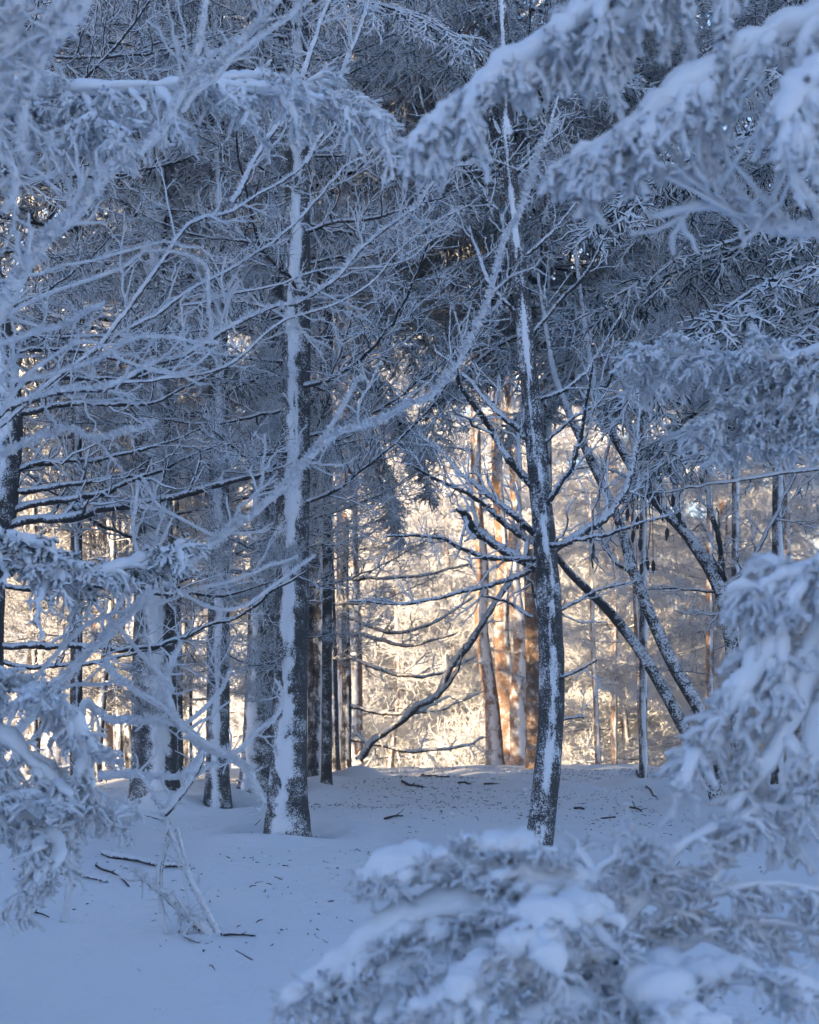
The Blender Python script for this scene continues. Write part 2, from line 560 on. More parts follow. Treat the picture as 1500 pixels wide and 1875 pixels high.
# =================================================================== THE NEAR STAND (left of the middle)
TOP = -900
UP = [(FINE, 10, 1.4, 4.0, (.3, .6), (-.1, .2)), (BOUGH, 14, 6.3, 9.0, (.8, 1.2), (-.2, .1))]
conifer('larch_tree', 'thickest larch trunk with a white snow stripe, nearest of the stand', 'tree',
        [(527, 1530), (530, 1300), (536, 1000), (543, 600), (545, 200), (548, TOP)], [72, 64, 57, 50, 44, 28], 14.0,
        M_TRUNK, (.18, .36, .016, .22), BARE, 28, 2.2, 6.6, (.45, .95), seed=3, segs=56, extra=UP)
conifer('larch_tree', 'dark larch trunk close behind the thickest one, striped white on its right edge', 'tree',
        [(472, 1452), (479, 1200), (490, 900), (500, 600), (512, 200), (530, -700)], [58, 54, 50, 45, 38, 24], 19.0,
        M_TRUNK, (.5, .34, .02, .1), BARE, 30, 2.0, 8.2, (.5, 1.1), seed=5, extra=[(FINE, 12, 5.5, 9.5, (.6, 1.0), (-.1, .2))])
conifer('larch_tree', 'straight slim larch with narrow central snow stripe between two thicker trunks', 'tree',
        [(398, 1490), (400, 1200), (401, 900), (400, 600), (398, 300), (392, -700)], [44, 40, 37, 33, 28, 18], 16.2,
        M_TRUNK, (.0, .28, .013, .1), BARE, 22, 2.2, 7.0, (.45, .95), seed=7, extra=[(FINE, 9, 1.3, 4.0, (.3, .55), (-.1, .2)), (FINE, 8, 4.5, 8.5, (.6, 1.0), (-.1, .2))])
conifer('larch_tree', 'broad larch trunk on the left almost wholly plastered with snow', 'tree',
        [(283, 1482), (282, 1200), (280, 900), (277, 600), (275, 200), (270, -700)], [80, 74, 70, 62, 54, 36], 16.8,
        M_TRUNK, (-.3, .42, .022, .1), BARE, 24, 2.3, 7.3, (.5, 1.05), seed=9, segs=48, extra=[(FINE, 9, 1.3, 4.0, (.3, .55), (-.1, .2)), (BOUGH, 10, 6.5, 9.5, (.8, 1.2), (-.2, .1))])
conifer('larch_tree', 'dark larch trunk half hidden behind the broad snow-plastered trunk', 'tree',
        [(318, 1440), (316, 1200), (312, 900), (305, 500), (300, -500)], [36, 34, 31, 26, 18], 20.5,
        M_TRUNK_DARK, (-.5, .25, .01), FINE, 22, 2.5, 8.5, (.5, 1.0), seed=11)
conifer('larch_tree', 'dark trunk just right of the thickest larch, thin snow line on its left', 'tree',
        [(583, 1428), (582, 1200), (578, 900), (572, 500), (565, -500)], [38, 36, 33, 28, 18], 21.5,
        M_TRUNK_DARK, (-.5, .3, .012), BARE, 22, 2.2, 9.0, (.5, 1.0), seed=13, extra=[(FINE, 10, 5, 10, (.6, 1.), (0, .2)), (BOUGH, 14, 6.6, 10, (1.2, 1.9), (-.1, .2))])
conifer('larch_tree', 'thinnest dark stem beside the dark trunk, flecked with rime', 'tree',
        [(611, 1424), (606, 1200), (600, 1000), (592, 700), (585, 300), (575, -300)], [24, 22, 20, 18, 14, 8], 22.0,
        M_TRUNK_DARK, (-.2, .2, .006), FINE, 16, 3.0, 9.5, (.4, .8), seed=15, segs=24)

# a dark tree at the left edge with long level limbs
def limbs(root, specs, d, mats, dens=(8, 6, 2), seed=0, name='branch', spk=0, wob=True, sides=8, fine=1.0, lens=(.25, .8), up=.12, planar=.45, wf=1.0):
    """limbs given as photo polylines: ((px,py[,dd]),...), width0, width1"""
    r = np.random.default_rng(seed + 500)
    out = []
    for pts, w0, w1 in specs:
        w = np.array([W(p[0], p[1], d + (p[2] if len(p) > 2 else 0)) for p in pts])
        ln = np.linalg.norm(np.diff(w, axis=0), axis=1).sum()
        R0, R1_ = wf * w0 / F * d / 2, wf * w1 / F * d / 2
        K = int(np.clip(ln / max(R0 * 1.1, .018), 10, 160))
        P = resample(w, K)
        if wob:
            P[1:-1] += (np.stack([vnoise(np.stack([np.arange(1, K - 1) * .22, np.full(K - 2, seed * 3.1 + j), np.full(K - 2, len(out) * 5.3)], -1)) for j in range(3)], -1)) * R0 * .55
        if wob:
            kn = np.stack([vnoise(np.stack([np.linspace(0, ln * 3.2, K), np.full(K, seed * 1.7 + j * 9), np.full(K, len(out) * 3.3)], -1)) for j in range(3)], -1)
            P = P + (kn - kn[0]) * .022 * min(ln, 1.5) * sstep(0, .15, np.linspace(0, 1, K))[:, None]
        R = np.linspace(R0, R1_, K)
        R *= 1 + .16 * vnoise(np.stack([np.linspace(0, ln * 14, K), np.full(K, seed * 2.2), np.full(K, len(out) * 1.7)], -1))
        R[-2:] *= (.75, .3)
        mb = MB()
        mb.tubes(P[None], R[None], sides, 0, .20, r)
        n1 = max(int(dens[0] * ln), 1)
        P1, Q1 = sprout(P[None], R[None], n1, .08, 1., lens, (30, 70), planar, up, 8, .55, .5, .005 * fine, .45, .07, r)
        mb.tubes(P1, Q1, 5, 1, .22, r)
        if dens[1]:
            P2, Q2 = sprout(P1, Q1, dens[1], .15, 1., (.08, .28), (28, 65), .4, .1, 5, .8, .6, .0042 * fine, .4, .09, r)
            mb.tubes(P2, Q2, 4, 1, .2, r)
            if dens[2]:
                P3, Q3 = sprout(P2, Q2, dens[2], .2, .95, (.04, .11), (30, 70), .3, .1, 3, .9, .55, .0038 * fine, .3, .08, r)
                mb.tubes(P3, Q3, 3, 1, .1, r)
        if spk:
            S, SR = spikes(P[None], R[None], spk, (R0 * .28, R0 * .72 + .004), r=r)
            mb.tubes(S, SR, 4, 1, .2, r)
            S, SR = spikes(P1, Q1, spk * .7, (.004, .009), r=r)
            mb.tubes(S, SR, 3, 1, 0, r)
            if dens[1]:
                S, SR = spikes(P2, Q2, spk * .4, (.003, .007), r=r)
                mb.tubes(S, SR, 3, 1, 0, r)
        out.append(mb.build(name, mats, root, root.location))
    return out

def base_at(px, py, d):
    b = W(px, py, d)
    b[2] = gz(b[0], b[1])
    return b

b = base_at(-35, 1500, 13.5)
root = thing('larch_tree', 'dark tree at the left edge with long level rime-flecked limbs', 'tree', b)
_, cxL, rdL = make_trunk(root, [(-35, 1520), (-30, 1100), (0, 900), (10, 760), (0, 640), (-45, 300), (-70, -400)], [80, 74, 66, 60, 54, 46, 30], 13.5, M_TRUNK_DARK, (.0, .4, .016), seed=17)
limbs(root, [
    ([(-20, 965), (120, 950), (260, 925), (420, 885), (520, 850, .6), (650, 800, 1)], 28, 8),
    ([(-20, 945), (100, 915), (200, 890), (300, 850), (420, 800, .5)], 22, 6),
    ([(-5, 905), (120, 880), (250, 870), (330, 890, -.4)], 18, 5),
    ([(0, 870), (80, 845), (180, 830), (300, 805), (380, 770, .7)], 18, 5),
    ([(10, 760), (120, 735), (230, 735), (330, 710), (440, 650, .5)], 18, 5),
    ([(20, 700), (140, 690), (260, 690), (380, 660, -.5)], 15, 5),
    ([(20, 640), (140, 640), (300, 690), (430, 700, .5)], 15, 5),
    ([(-20, 1180), (150, 1190), (300, 1185), (430, 1130), (560, 1050, -.4)], 18, 6),
    ([(-20, 1210), (120, 1215), (260, 1190), (380, 1150, .8)], 14, 5),
    ([(-20, 1075), (150, 1070), (300, 1085), (420, 1085, .4), (560, 1040, .8)], 15, 5),
], 13.5, [M_LIMB, M_TWIG], (4.5, 4, 2), seed=1, fine=.75, wf=.75)
dress(root, cxL, rdL, BARE, 9, 3.8, 7.0, (.6, 1.1), (-.1, .3), np.random.default_rng(5), yaws=(-.9, .9))
TRUNKS.append((b[0], b[1], .15))

# =================================================================== SLENDER TREE IN FRONT ON THE RIGHT
b = base_at(972, 1628, 11.3)
root = thing('slender_tree', 'slender rime-flecked tree leaning from the snow with upswept bare limbs', 'tree', b)
_, cxH, rdH = make_trunk(root, [(966, 1642), (995, 1470), (1010, 1300), (1008, 1150), (998, 1000), (984, 850), (968, 680), (950, 480), (933, 300), (925, 150), (918, -60), (905, -500)],
                         [52, 50, 48, 46, 43, 38, 33, 28, 25, 22, 18, 9], 11.3, M_TRUNK, (.05, .30, .009, .5), seed=21, segs=44)
limbs(root, [
    ([(985, 1035), (910, 995), (870, 965), (838, 932, -.3)], 20, 16),
    ([(992, 990), (900, 905), (850, 865, .4), (790, 800, .7)], 14, 5),
    ([(982, 895), (920, 835), (885, 775), (845, 715, -.4), (825, 640, -.6)], 15, 6),
    ([(980, 815), (920, 760), (865, 700, .3), (800, 640, .6)], 13, 5),
    ([(995, 1010), (900, 940), (815, 885, -.5), (740, 850, -.8)], 12, 4),
    ([(985, 1040), (890, 1075, .3), (750, 1105, .6), (640, 1100, .8)], 11, 4),
    ([(990, 1025), (870, 1010, -.3), (795, 975, -.5), (700, 985, -.9)], 11, 4),
    ([(1000, 1010), (1100, 955, .3), (1150, 875, .5), (1180, 785, .6), (1197, 700, .7)], 17, 7),
    ([(995, 935), (1045, 850, -.2), (1068, 790, -.3), (1085, 660, -.5)], 12, 5),
    ([(1000, 1000), (1095, 975, -.5), (1240, 940, -.9)], 11, 4),
    ([(985, 820), (1060, 760), (1105, 730), (1135, 640, -.3)], 9, 4),
    ([(975, 740), (1050, 700), (1090, 660, .3), (1150, 560, .4)], 9, 4),
    ([(965, 620), (1030, 550), (1080, 500, -.2), (1120, 420, -.3)], 9, 4),
    ([(960, 590), (900, 520), (860, 440, .3), (830, 340, .3)], 10, 4),
    ([(950, 480), (1010, 430), (1060, 370, .2)], 8, 4),
    ([(945, 440), (900, 380), (850, 320), (770, 270, -.3)], 9, 4),
    ([(935, 330), (990, 260), (1020, 160, .2), (1035, 40, .3)], 9, 4),
    ([(930, 260), (880, 180), (860, 60)], 9, 4),
    ([(1005, 1130), (1080, 1090, .4), (1180, 1060, .6)], 8, 4),
    ([(975, 1130), (930, 1105), (880, 1090, -.4)], 8, 4),
    ([(1012, 1250), (1060, 1225, -.2), (1090, 1210, -.4)], 7, 4),
    ([(1012, 1320), (1045, 1315), (1075, 1312)], 7, 4),
], 11.3, [M_LIMB, M_TWIG], (4.0, 4, 1), seed=2, spk=70, lens=(.18, .6), fine=.85)
TRUNKS.append((b[0], b[1], .09))

# =================================================================== LEANING STEMS ON THE RIGHT
b = base_at(1350, 1445, 17.0)
root = thing('leaning_tree', 'clump of dark bare stems arching over to the left on the right side', 'tree', b)
for i, (pts, w) in enumerate([
    ([(1358, 1450), (1350, 1300), (1338, 1170), (1318, 1080), (1262, 985), (1190, 905), (1130, 810), (1095, 730), (1075, 620, .4), (1050, 430, .6)], [38, 36, 34, 32, 28, 24, 20, 18, 15, 9]),
    ([(1335, 1450), (1292, 1320), (1225, 1200), (1165, 1060), (1132, 950), (1085, 850), (1035, 740), (1010, 660, .3), (985, 500, .6)], [32, 32, 30, 26, 23, 21, 18, 15, 8]),
    ([(1315, 1450), (1255, 1335), (1190, 1220), (1125, 1130), (1045, 1050, -.5), (1005, 1000, -.7)], [32, 30, 27, 25, 18, 10])]):
    make_trunk(root, pts, [q * .74 for q in w], 17.0, M_LIMB, None, segs=18, seed=31 + i, name='stem', rough=.07)
limbs(root, [
    ([(1338, 1170), (1330, 1050), (1316, 960, -.3), (1290, 860, -.3)], 20, 8),
    ([(1262, 985), (1235, 935), (1240, 860, .4), (1290, 780, .8)], 17, 6),
    ([(1165, 1060), (1110, 985), (1100, 900, .6), (1125, 760, .8), (1140, 640, 1.)], 12, 5),
    ([(1132, 950), (1180, 850, .3), (1190, 700, .6), (1230, 560, .8)], 11, 4),
    ([(1190, 905), (1130, 870, .5), (1040, 860, 1.)], 9, 4),
    ([(1320, 1085), (1240, 1080), (1160, 1085, .6)], 8, 4),
    ([(1318, 1080), (1390, 1000), (1440, 880, .4), (1470, 740, .8)], 14, 5),
], 17.0, [M_LIMB, M_TWIG], (4, 5, 2), seed=3, wf=.75)
TRUNKS.append((b[0], b[1], .12))

# =================================================================== EDGE OF THE SUNLIT CLEARING
def lit_tree(label, pts, w, d, m, strip, lib, n, z0, z1, sc, seed, group=None, yaws=None, pitch=(-.15, .2), name='larch_tree', segs=28):
    b = W(pts[0][0], pts[0][1], d)
    b[2] = gz(b[0], b[1])
    pts = [(pts[0][0], HZ + (CZ - b[2] + .05) / d * F)] + list(pts[1:])
    root = thing(name, label, 'tree', b, group)
    _, cx, rad = make_trunk(root, pts, w, d, m, strip, segs=segs, seed=seed)
    if n:
        dress(root, cx, rad, lib, n, z0, z1, sc, pitch, np.random.default_rng(seed), yaws)
    return root, cx, rad

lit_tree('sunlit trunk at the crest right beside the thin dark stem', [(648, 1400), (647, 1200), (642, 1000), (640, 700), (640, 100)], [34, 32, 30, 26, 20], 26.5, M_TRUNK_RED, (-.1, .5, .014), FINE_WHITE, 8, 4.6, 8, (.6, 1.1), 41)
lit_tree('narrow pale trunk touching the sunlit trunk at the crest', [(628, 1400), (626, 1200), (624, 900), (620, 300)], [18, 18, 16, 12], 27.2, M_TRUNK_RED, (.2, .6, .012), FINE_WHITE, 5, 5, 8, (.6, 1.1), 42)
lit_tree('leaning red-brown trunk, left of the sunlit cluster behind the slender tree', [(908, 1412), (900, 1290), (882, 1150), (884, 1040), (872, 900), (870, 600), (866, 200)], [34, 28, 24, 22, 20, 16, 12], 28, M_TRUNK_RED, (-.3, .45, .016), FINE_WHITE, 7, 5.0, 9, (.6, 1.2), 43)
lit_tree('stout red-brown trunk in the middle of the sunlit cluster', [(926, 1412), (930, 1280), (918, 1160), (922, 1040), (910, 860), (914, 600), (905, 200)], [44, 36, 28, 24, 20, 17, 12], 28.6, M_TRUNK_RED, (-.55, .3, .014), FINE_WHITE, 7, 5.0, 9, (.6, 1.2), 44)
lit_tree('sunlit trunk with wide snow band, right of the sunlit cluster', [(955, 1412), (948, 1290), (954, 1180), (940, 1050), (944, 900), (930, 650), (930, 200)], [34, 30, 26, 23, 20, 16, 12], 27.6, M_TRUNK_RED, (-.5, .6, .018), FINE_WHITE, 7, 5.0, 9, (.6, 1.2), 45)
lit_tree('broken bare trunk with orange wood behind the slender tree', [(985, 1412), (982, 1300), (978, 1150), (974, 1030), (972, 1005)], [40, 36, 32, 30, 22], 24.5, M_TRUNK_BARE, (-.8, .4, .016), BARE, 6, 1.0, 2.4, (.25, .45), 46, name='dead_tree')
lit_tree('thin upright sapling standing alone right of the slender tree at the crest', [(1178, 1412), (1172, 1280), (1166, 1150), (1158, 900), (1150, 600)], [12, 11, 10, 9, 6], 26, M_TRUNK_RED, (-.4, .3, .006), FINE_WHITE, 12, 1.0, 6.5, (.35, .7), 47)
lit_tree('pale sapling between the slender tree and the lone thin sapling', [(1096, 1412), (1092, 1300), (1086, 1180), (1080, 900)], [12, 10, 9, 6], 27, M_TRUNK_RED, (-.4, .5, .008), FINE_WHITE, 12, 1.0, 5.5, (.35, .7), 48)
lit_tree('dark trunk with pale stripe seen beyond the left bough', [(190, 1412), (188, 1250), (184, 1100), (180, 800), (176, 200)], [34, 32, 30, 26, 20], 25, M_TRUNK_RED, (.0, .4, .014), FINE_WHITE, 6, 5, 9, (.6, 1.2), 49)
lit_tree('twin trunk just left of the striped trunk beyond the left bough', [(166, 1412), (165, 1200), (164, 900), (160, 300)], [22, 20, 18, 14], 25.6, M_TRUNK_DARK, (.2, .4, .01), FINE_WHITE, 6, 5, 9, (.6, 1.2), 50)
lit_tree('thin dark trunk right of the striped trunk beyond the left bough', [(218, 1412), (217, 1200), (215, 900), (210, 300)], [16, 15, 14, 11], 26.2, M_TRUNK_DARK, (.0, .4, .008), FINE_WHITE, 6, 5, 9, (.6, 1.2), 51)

# fallen limb arching out of the snow across the bright gap
b = base_at(660, 1405, 22.3)
root = thing('fallen_limb', 'bare limb arching from the crest up to the right across the bright gap', 'branch', b)
limbs(root, [
    ([(655, 1392), (690, 1358), (745, 1318), (800, 1278), (848, 1205), (890, 1135), (945, 1055, .3)], 21, 15),
    ([(800, 1278), (830, 1240, -.3), (850, 1180, -.5)], 9, 4),
], 22.3, [M_LIMB, M_TWIG], (1.5, 3, 1), seed=4, lens=(.2, .7), wf=.72)
# long drooping branches crossing the bright gap
b = base_at(634, 1418, 23)
for lab, specs, sd in [
    ('short dead trunk at the crest, its curved branches fanning over the bright gap', [
        ([(635, 1200), (720, 1235), (800, 1235), (880, 1200, .5)], 9, 4),
        ([(635, 1290), (720, 1310), (800, 1300), (890, 1270, .5)], 9, 4),
        ([(635, 1130), (720, 1150), (790, 1135), (870, 1090, .5)], 9, 4),
        ([(635, 1060), (720, 1060), (800, 1050, .3), (860, 1030, .4)], 8, 4),
        ([(635, 1350), (740, 1372), (820, 1370), (890, 1350, .3)], 10, 4),
        ([(635, 1160), (700, 1175), (760, 1185, -.4), (840, 1160, -.8)], 9, 4)], 6)]:
    root = thing('dead_tree', lab, 'tree', b)
    make_trunk(root, [(634, 1418), (635, 1250), (632, 1080), (636, 960)], [20, 17, 14, 7], 23.0, M_TRUNK_DARK, (-.3, .3, .008), segs=20, seed=55)
    limbs(root, specs, 23.0, [M_LIMB, M_TWIG], (4, 4, 1), seed=sd, lens=(.15, .6), planar=.3)

# =================================================================== MIDDLE WOOD: trees whose crowns fill the upper half
def mid_tree(label, px, d, wpx, m, strip, seed, sets, name='larch_tree', top=None, lean=0, group=None, segs=26):
    zt = top or 11.5
    pyt = HZ - (zt - CZ) / d * F
    b = W(px, HZ, d)
    b[2] = gz(b[0], b[1])
    pyb = HZ + (CZ - b[2] + .05) / d * F
    pts = [(px + lean * t, pyb + (pyt - pyb) * t) for t in (0, .2, .4, .6, .8, 1)]
    root = thing(name, label, 'tree', b, group)
    _, cx, rad = make_trunk(root, pts, [wpx, wpx * .9, wpx * .8, wpx * .65, wpx * .5, wpx * .2], d, m, strip, segs=segs, step=.06, seed=seed)
    r = np.random.default_rng(seed)
    for (lib, n, z0, z1, sc, pitch, yaws) in sets:
        dress(root, cx, rad, lib, n, z0, z1, sc, pitch, r, yaws)
    TRUNKS.append((b[0], b[1], rad[0]))
    return root

ALL = None
LEFTW, TOCAM = (2.2, 4.1), (-2.6, -.5)
mid_tree('fine-twigged larch behind the arching stems, trunk mostly hidden', 1425, 19.5, 24, M_TRUNK, (-.3, .5, .02), 61,
         [(FINE, 20, 3.8, 9.5, (.7, 1.2), (-.1, .3), (2.0, 5.2))])
mid_tree('fine-twigged larch deep on the right, far behind the arching stems', 1346, 24.0, 15, M_TRUNK, (-.3, .5, .02), 62,
         [(FINE, 22, 5.0, 11, (.8, 1.5), (0, .3), ALL)])
mid_tree('dense twiggy tree with drooping dark boughs just outside the right edge', 1590, 15.5, 60, M_TRUNK, (-.3, .5, .02), 63,
         [(FINE, 18, 3.4, 8.0, (.7, 1.3), (0, .35), (2.0, 4.6)), (BOUGH_DARK, 5, 4.2, 8, (.8, 1.2), (-.2, .1), (2.2, 4.4))], name='spruce_tree')
mid_tree('larch crown spreading over the bright gap from behind the dark trunks', 560, 23.5, 28, M_TRUNK_DARK, (-.3, .4, .012), 65,
         [(FINE, 26, 5.6, 10.8, (1.1, 1.8), (0, .3), (-.9, .9)), (BOUGH, 18, 6.2, 10.5, (1.2, 1.9), (-.1, .2), (-1., 1.))])
mid_tree('twiggy larch deep behind the broad snow-plastered trunk', 345, 24, 15, M_TRUNK_DARK, (-.3, .4, .012), 66,
         [(FINE, 22, 6, 11, (.8, 1.3), (-.1, .2), ALL)])
mid_tree('twiggy larch deep at the left edge behind the level limbs', 60, 21, 20, M_TRUNK_DARK, (-.3, .4, .014), 67,
         [(FINE, 34, 2.6, 10, (.8, 1.6), (-.1, .25), ALL)])
mid_tree('snowy spruce whose boughs roof the top right of the wood', 1178, 21.5, 15, M_TRUNK, (-.3, .5, .02), 69,
         [(BOUGH, 34, 5.2, 10.6, (1., 1.8), (-.3, .1), ALL), (BOUGH_DARK, 5, 5.4, 7, (.8, 1.2), (-.4, -.1), ALL)], name='spruce_tree', top=12)
mid_tree('dark-needled spruce high behind the slender tree', 1003, 20.5, 18, M_TRUNK_DARK, (-.3, .4, .012), 70,
         [(BOUGH, 14, 5.4, 9.5, (.9, 1.5), (-.2, .2), ALL), (BOUGH_DARK, 12, 5.2, 10, (.8, 1.2), (-.5, -.1), ALL), (FINE, 12, 6., 11, (.9, 1.3), (0, .3), ALL)], name='spruce_tree', top=12)
mid_tree('spruce with rimed boughs filling the top left of the wood', 140, 18, 24, M_TRUNK_DARK, (-.3, .4, .014), 71,
         [(BOUGH, 22, 4.6, 9, (1., 1.6), (-.2, .1), ALL), (FINE, 16, 3.2, 8, (.8, 1.4), (-.1, .2), ALL)], name='spruce_tree', top=11)

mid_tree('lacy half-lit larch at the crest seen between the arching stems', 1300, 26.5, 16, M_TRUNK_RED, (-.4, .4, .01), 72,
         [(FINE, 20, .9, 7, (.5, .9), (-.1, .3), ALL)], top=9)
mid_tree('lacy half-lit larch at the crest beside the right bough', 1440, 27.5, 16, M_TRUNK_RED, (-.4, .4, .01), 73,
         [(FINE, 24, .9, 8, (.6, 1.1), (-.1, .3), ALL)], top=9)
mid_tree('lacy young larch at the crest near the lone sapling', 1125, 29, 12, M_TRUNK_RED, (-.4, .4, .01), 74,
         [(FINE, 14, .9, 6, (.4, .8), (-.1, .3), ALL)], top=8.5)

# dark drooping sprays hung out over the bright gap and by the right side
b = base_at(600, 1424, 20)
root = thing('spruce_tree', 'spruce with dark drooping sprays hanging over the bright gap', 'tree', b)
make_trunk(root, [(598, 1440), (600, 1000), (602, 600), (604, 0)], [20, 18, 15, 8], 20, M_TRUNK_DARK, None, segs=20, seed=80)
rr = np.random.default_rng(80)
for (px, py, yaw, pitch, sc) in [(602, 560, -.05, -.45, .95), (602, 640, -.25, -.6, .95), (602, 700, .15, -.65, .9), (602, 780, -.1, -.55, .8), (602, 470, .2, -.3, .9), (602, 660, .1, -.45, 1.)]:
    put(root, BOUGH_DARK[rr.integers(3)], W(px, py, 20), yaw, pitch, rr.uniform(-.4, .4), sc)
b = base_at(1640, 1500, 14)
root = thing('spruce_tree', 'spruce off the right edge with dark cone-hung sprays above the arching stems', 'tree', b)
make_trunk(root, [(1640, 1520), (1640, 900), (1640, 200)], [90, 76, 50], 14, M_TRUNK_DARK, None, segs=24, seed=81)
for (px, py, yaw, pitch, sc) in [(1640, 680, 3.1, -.12, 1.2), (1640, 640, 3.3, -.1, 1.15), (1640, 560, 3.2, -.05, 1.3), (1640, 480, 3.5, .0, 1.3), (1640, 420, 2.9, .0, 1.3), (1640, 250, 3.1, 0, 1.4)]:
    put(root, BOUGH_DARK[rr.integers(3)], W(px, py, 14), yaw, pitch, rr.uniform(-.4, .4), sc)
limbs(root, [([(1640, 830), (1500, 850), (1380, 868), (1280, 884), (1200, 896), (1120, 918)], 10, 4)], 14, [M_TWIG, M_TWIG], (5, 5, 2), seed=82, lens=(.15, .5), up=-.1)
for (px, py) in [(1160, 970), (1172, 985), (1185, 1020), (1196, 1025), (1205, 905), (1212, 930), (1232, 905), (1168, 945), (1150, 930), (1222, 965), (1135, 950), (1244, 935)]:
    mb = MB()
    p = W(px, py, 14)
    tp = W(px + rr.uniform(-6, 6), np.interp(px, [1120, 1200, 1280], [918, 896, 884]), 14)
    mb.tubes(resample([tp, (tp + p) / 2 + rr.normal(size=3) * .01, p], 6)[None], np.full((1, 6), .0028), 5, 0, .2, rr)
    s = np.linspace(0, 1, 9)
    P = p + np.stack([rr.uniform(-.01, .01) * s, 0 * s, -.10 * s], 1)
    mb.tubes(P[None], (np.array([.003, .009, .013, .015, .015, .014, .012, .009, .003]))[None], 7, 0, .22, rr)
    mb.build('cone', [M_CONE], root, root.location)

# =================================================================== SUNLIT BACKGROUND
def far_tree(label, x, y, h, lib, n, sc, seed, group, name='frosted_spruce', z0=.3, m=None):
    zb = gz(x, y)
    root = thing(name, label, 'tree', (x, y, zb), group)
    r = np.random.default_rng(seed)
    K = 30
    t = np.linspace(0, 1, K)
    cx = np.stack([x + .1 * np.sin(t * 5 + seed), y + 0 * t, zb - .1 + t * (h + .1)], 1)
    rad = .012 * h * (1 - .92 * t) + .01
    mb = MB()
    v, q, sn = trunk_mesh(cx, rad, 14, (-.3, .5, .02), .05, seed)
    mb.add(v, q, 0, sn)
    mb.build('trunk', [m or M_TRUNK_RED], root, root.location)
    ga = r.uniform(0, 6.28)
    for i in range(n):
        f = (i + r.uniform(0, 1)) / n
        z = zb + z0 + (h - z0) * f ** .8
        k = int(np.argmin(np.abs(cx[:, 2] - z)))
        s = (sc[0] + (sc[1] - sc[0]) * (1 - f)) * r.uniform(.8, 1.2)
        put(root, lib[r.integers(len(lib))], cx[k], ga + i * 2.4 + r.uniform(-.4, .4), r.uniform(-.15, .15) + .25 * f, r.uniform(-.3, .3), s)
    return root

G1 = 'frosted spruces beyond the clearing'
ORD = 'first second third fourth fifth sixth seventh eighth ninth tenth eleventh twelfth thirteenth fourteenth fifteenth sixteenth'.split()
def order(L):
    return [ORD[sorted(L).index(t)] for t in L]
ROW1 = [(-9.0, 49, 12.3), (-6.6, 45.5, 11.5), (-4.3, 42.5, 10.7), (-2.1, 40.5, 10.7), (-.2, 38.5, 10.7), (1.7, 37, 10.7), (3.6, 35, 9.8), (5.4, 33.5, 9.8), (7.2, 32, 9.8), (9.0, 30.5, 9.0), (-1.2, 45, 13.1), (2.6, 42, 13.1), (6.2, 39, 12.3)]
for i, (x, y, h) in enumerate(ROW1):
    far_tree('white-frosted spruce beyond the clearing, %s from the left' % order([t[0] / t[1] for t in ROW1])[i], x, y, h, BOUGH_WHITE, 36, (.7, 2.0), 400 + i, G1)
G2 = 'pale far trees behind the frosted wall'
ROW2 = [(-16, 60, 15.6), (-10, 63, 17.2), (-4.5, 60, 16.4), (1, 64, 17.9), (6, 61, 16.4), (11.5, 63, 17.2), (17, 60, 15.6), (-1.5, 72, 19.5), (8.5, 74, 19.5), (-8, 75, 19.5)]
for i, (x, y, h) in enumerate(ROW2):
    far_tree('pale far spruce behind the frosted spruces, %s from the left' % order([t[0] / t[1] for t in ROW2])[i], x, y, h, BOUGH_WHITE, 24, (1.4, 4.2), 450 + i, G2)
for i, (x, y, h) in enumerate([(-3.3, 20.6, 4.8), (-4.3, 21.8, 5.0), (-2.3, 22.4, 5.0), (-5.3, 22.6, 5.0), (-3.4, 23.2, 4.6)]):
    far_tree('shaded fine-twigged bush in the left part of the stand, %s from the left' % ('third', 'second', 'fifth', 'first', 'fourth')[i], x, y, h, FINE, 26, (.4, .9), 470 + i, 'shaded bushes in the stand', 'twiggy_bush', .7, M_TRUNK_DARK)
G3 = 'frosted bushes along the clearing edge'
ROW3 = [(-3.8, 35, 5.6, 1.5), (-2.4, 33.5, 5.4, 1.4), (-1.2, 34.2, 6.0, 1.5), (-.3, 32.4, 4.6, 1.3), (.7, 33.2, 6.0, 1.4), (2.3, 32, 6.0, 1.4), (3.5, 31, 5.0, 1.3), (4.9, 30, 5.0, 1.3), (6.4, 29.5, 5.0, 1.3)]
for i, (x, y, h, sc) in enumerate(ROW3):
    far_tree('sunlit lacy frosted bush at the clearing edge, %s from the left' % order([t[0] / t[1] for t in ROW3])[i], x, y, h, FINE_WHITE, 28, (.45, sc), 480 + i, G3, 'frosted_bush')

# =================================================================== NEAR RIMED BRANCHES
def lump(mb, c, size, seed, mi=0, amp=.25, nu=22, nv=12):
    u = np.arange(nu) / nu * 2 * math.pi
    v = np.linspace(.02, math.pi - .02, nv)
    U_, V_ = np.meshgrid(u, v)
    n = np.stack([np.cos(U_) * np.sin(V_), np.sin(U_) * np.sin(V_), np.cos(V_)], -1)
    k = 1 + amp * fbm(n * 1.5 + seed * 3.7, 2) + amp * .22 * fbm(n * 7 + seed, 3)
    p = n * k[..., None] * np.array(size)
    p[..., 2] = np.where(p[..., 2] < 0, p[..., 2] * .35, p[..., 2])
    idx = np.arange(nv * nu).reshape(nv, nu)
    a, bq = idx[:-1], idx[1:]
    q = np.stack([a, bq, np.roll(bq, -1, 1), np.roll(a, -1, 1)], -1).reshape(-1, 4)
    mb.add(p.reshape(-1, 3) + np.array(c), q, mi)

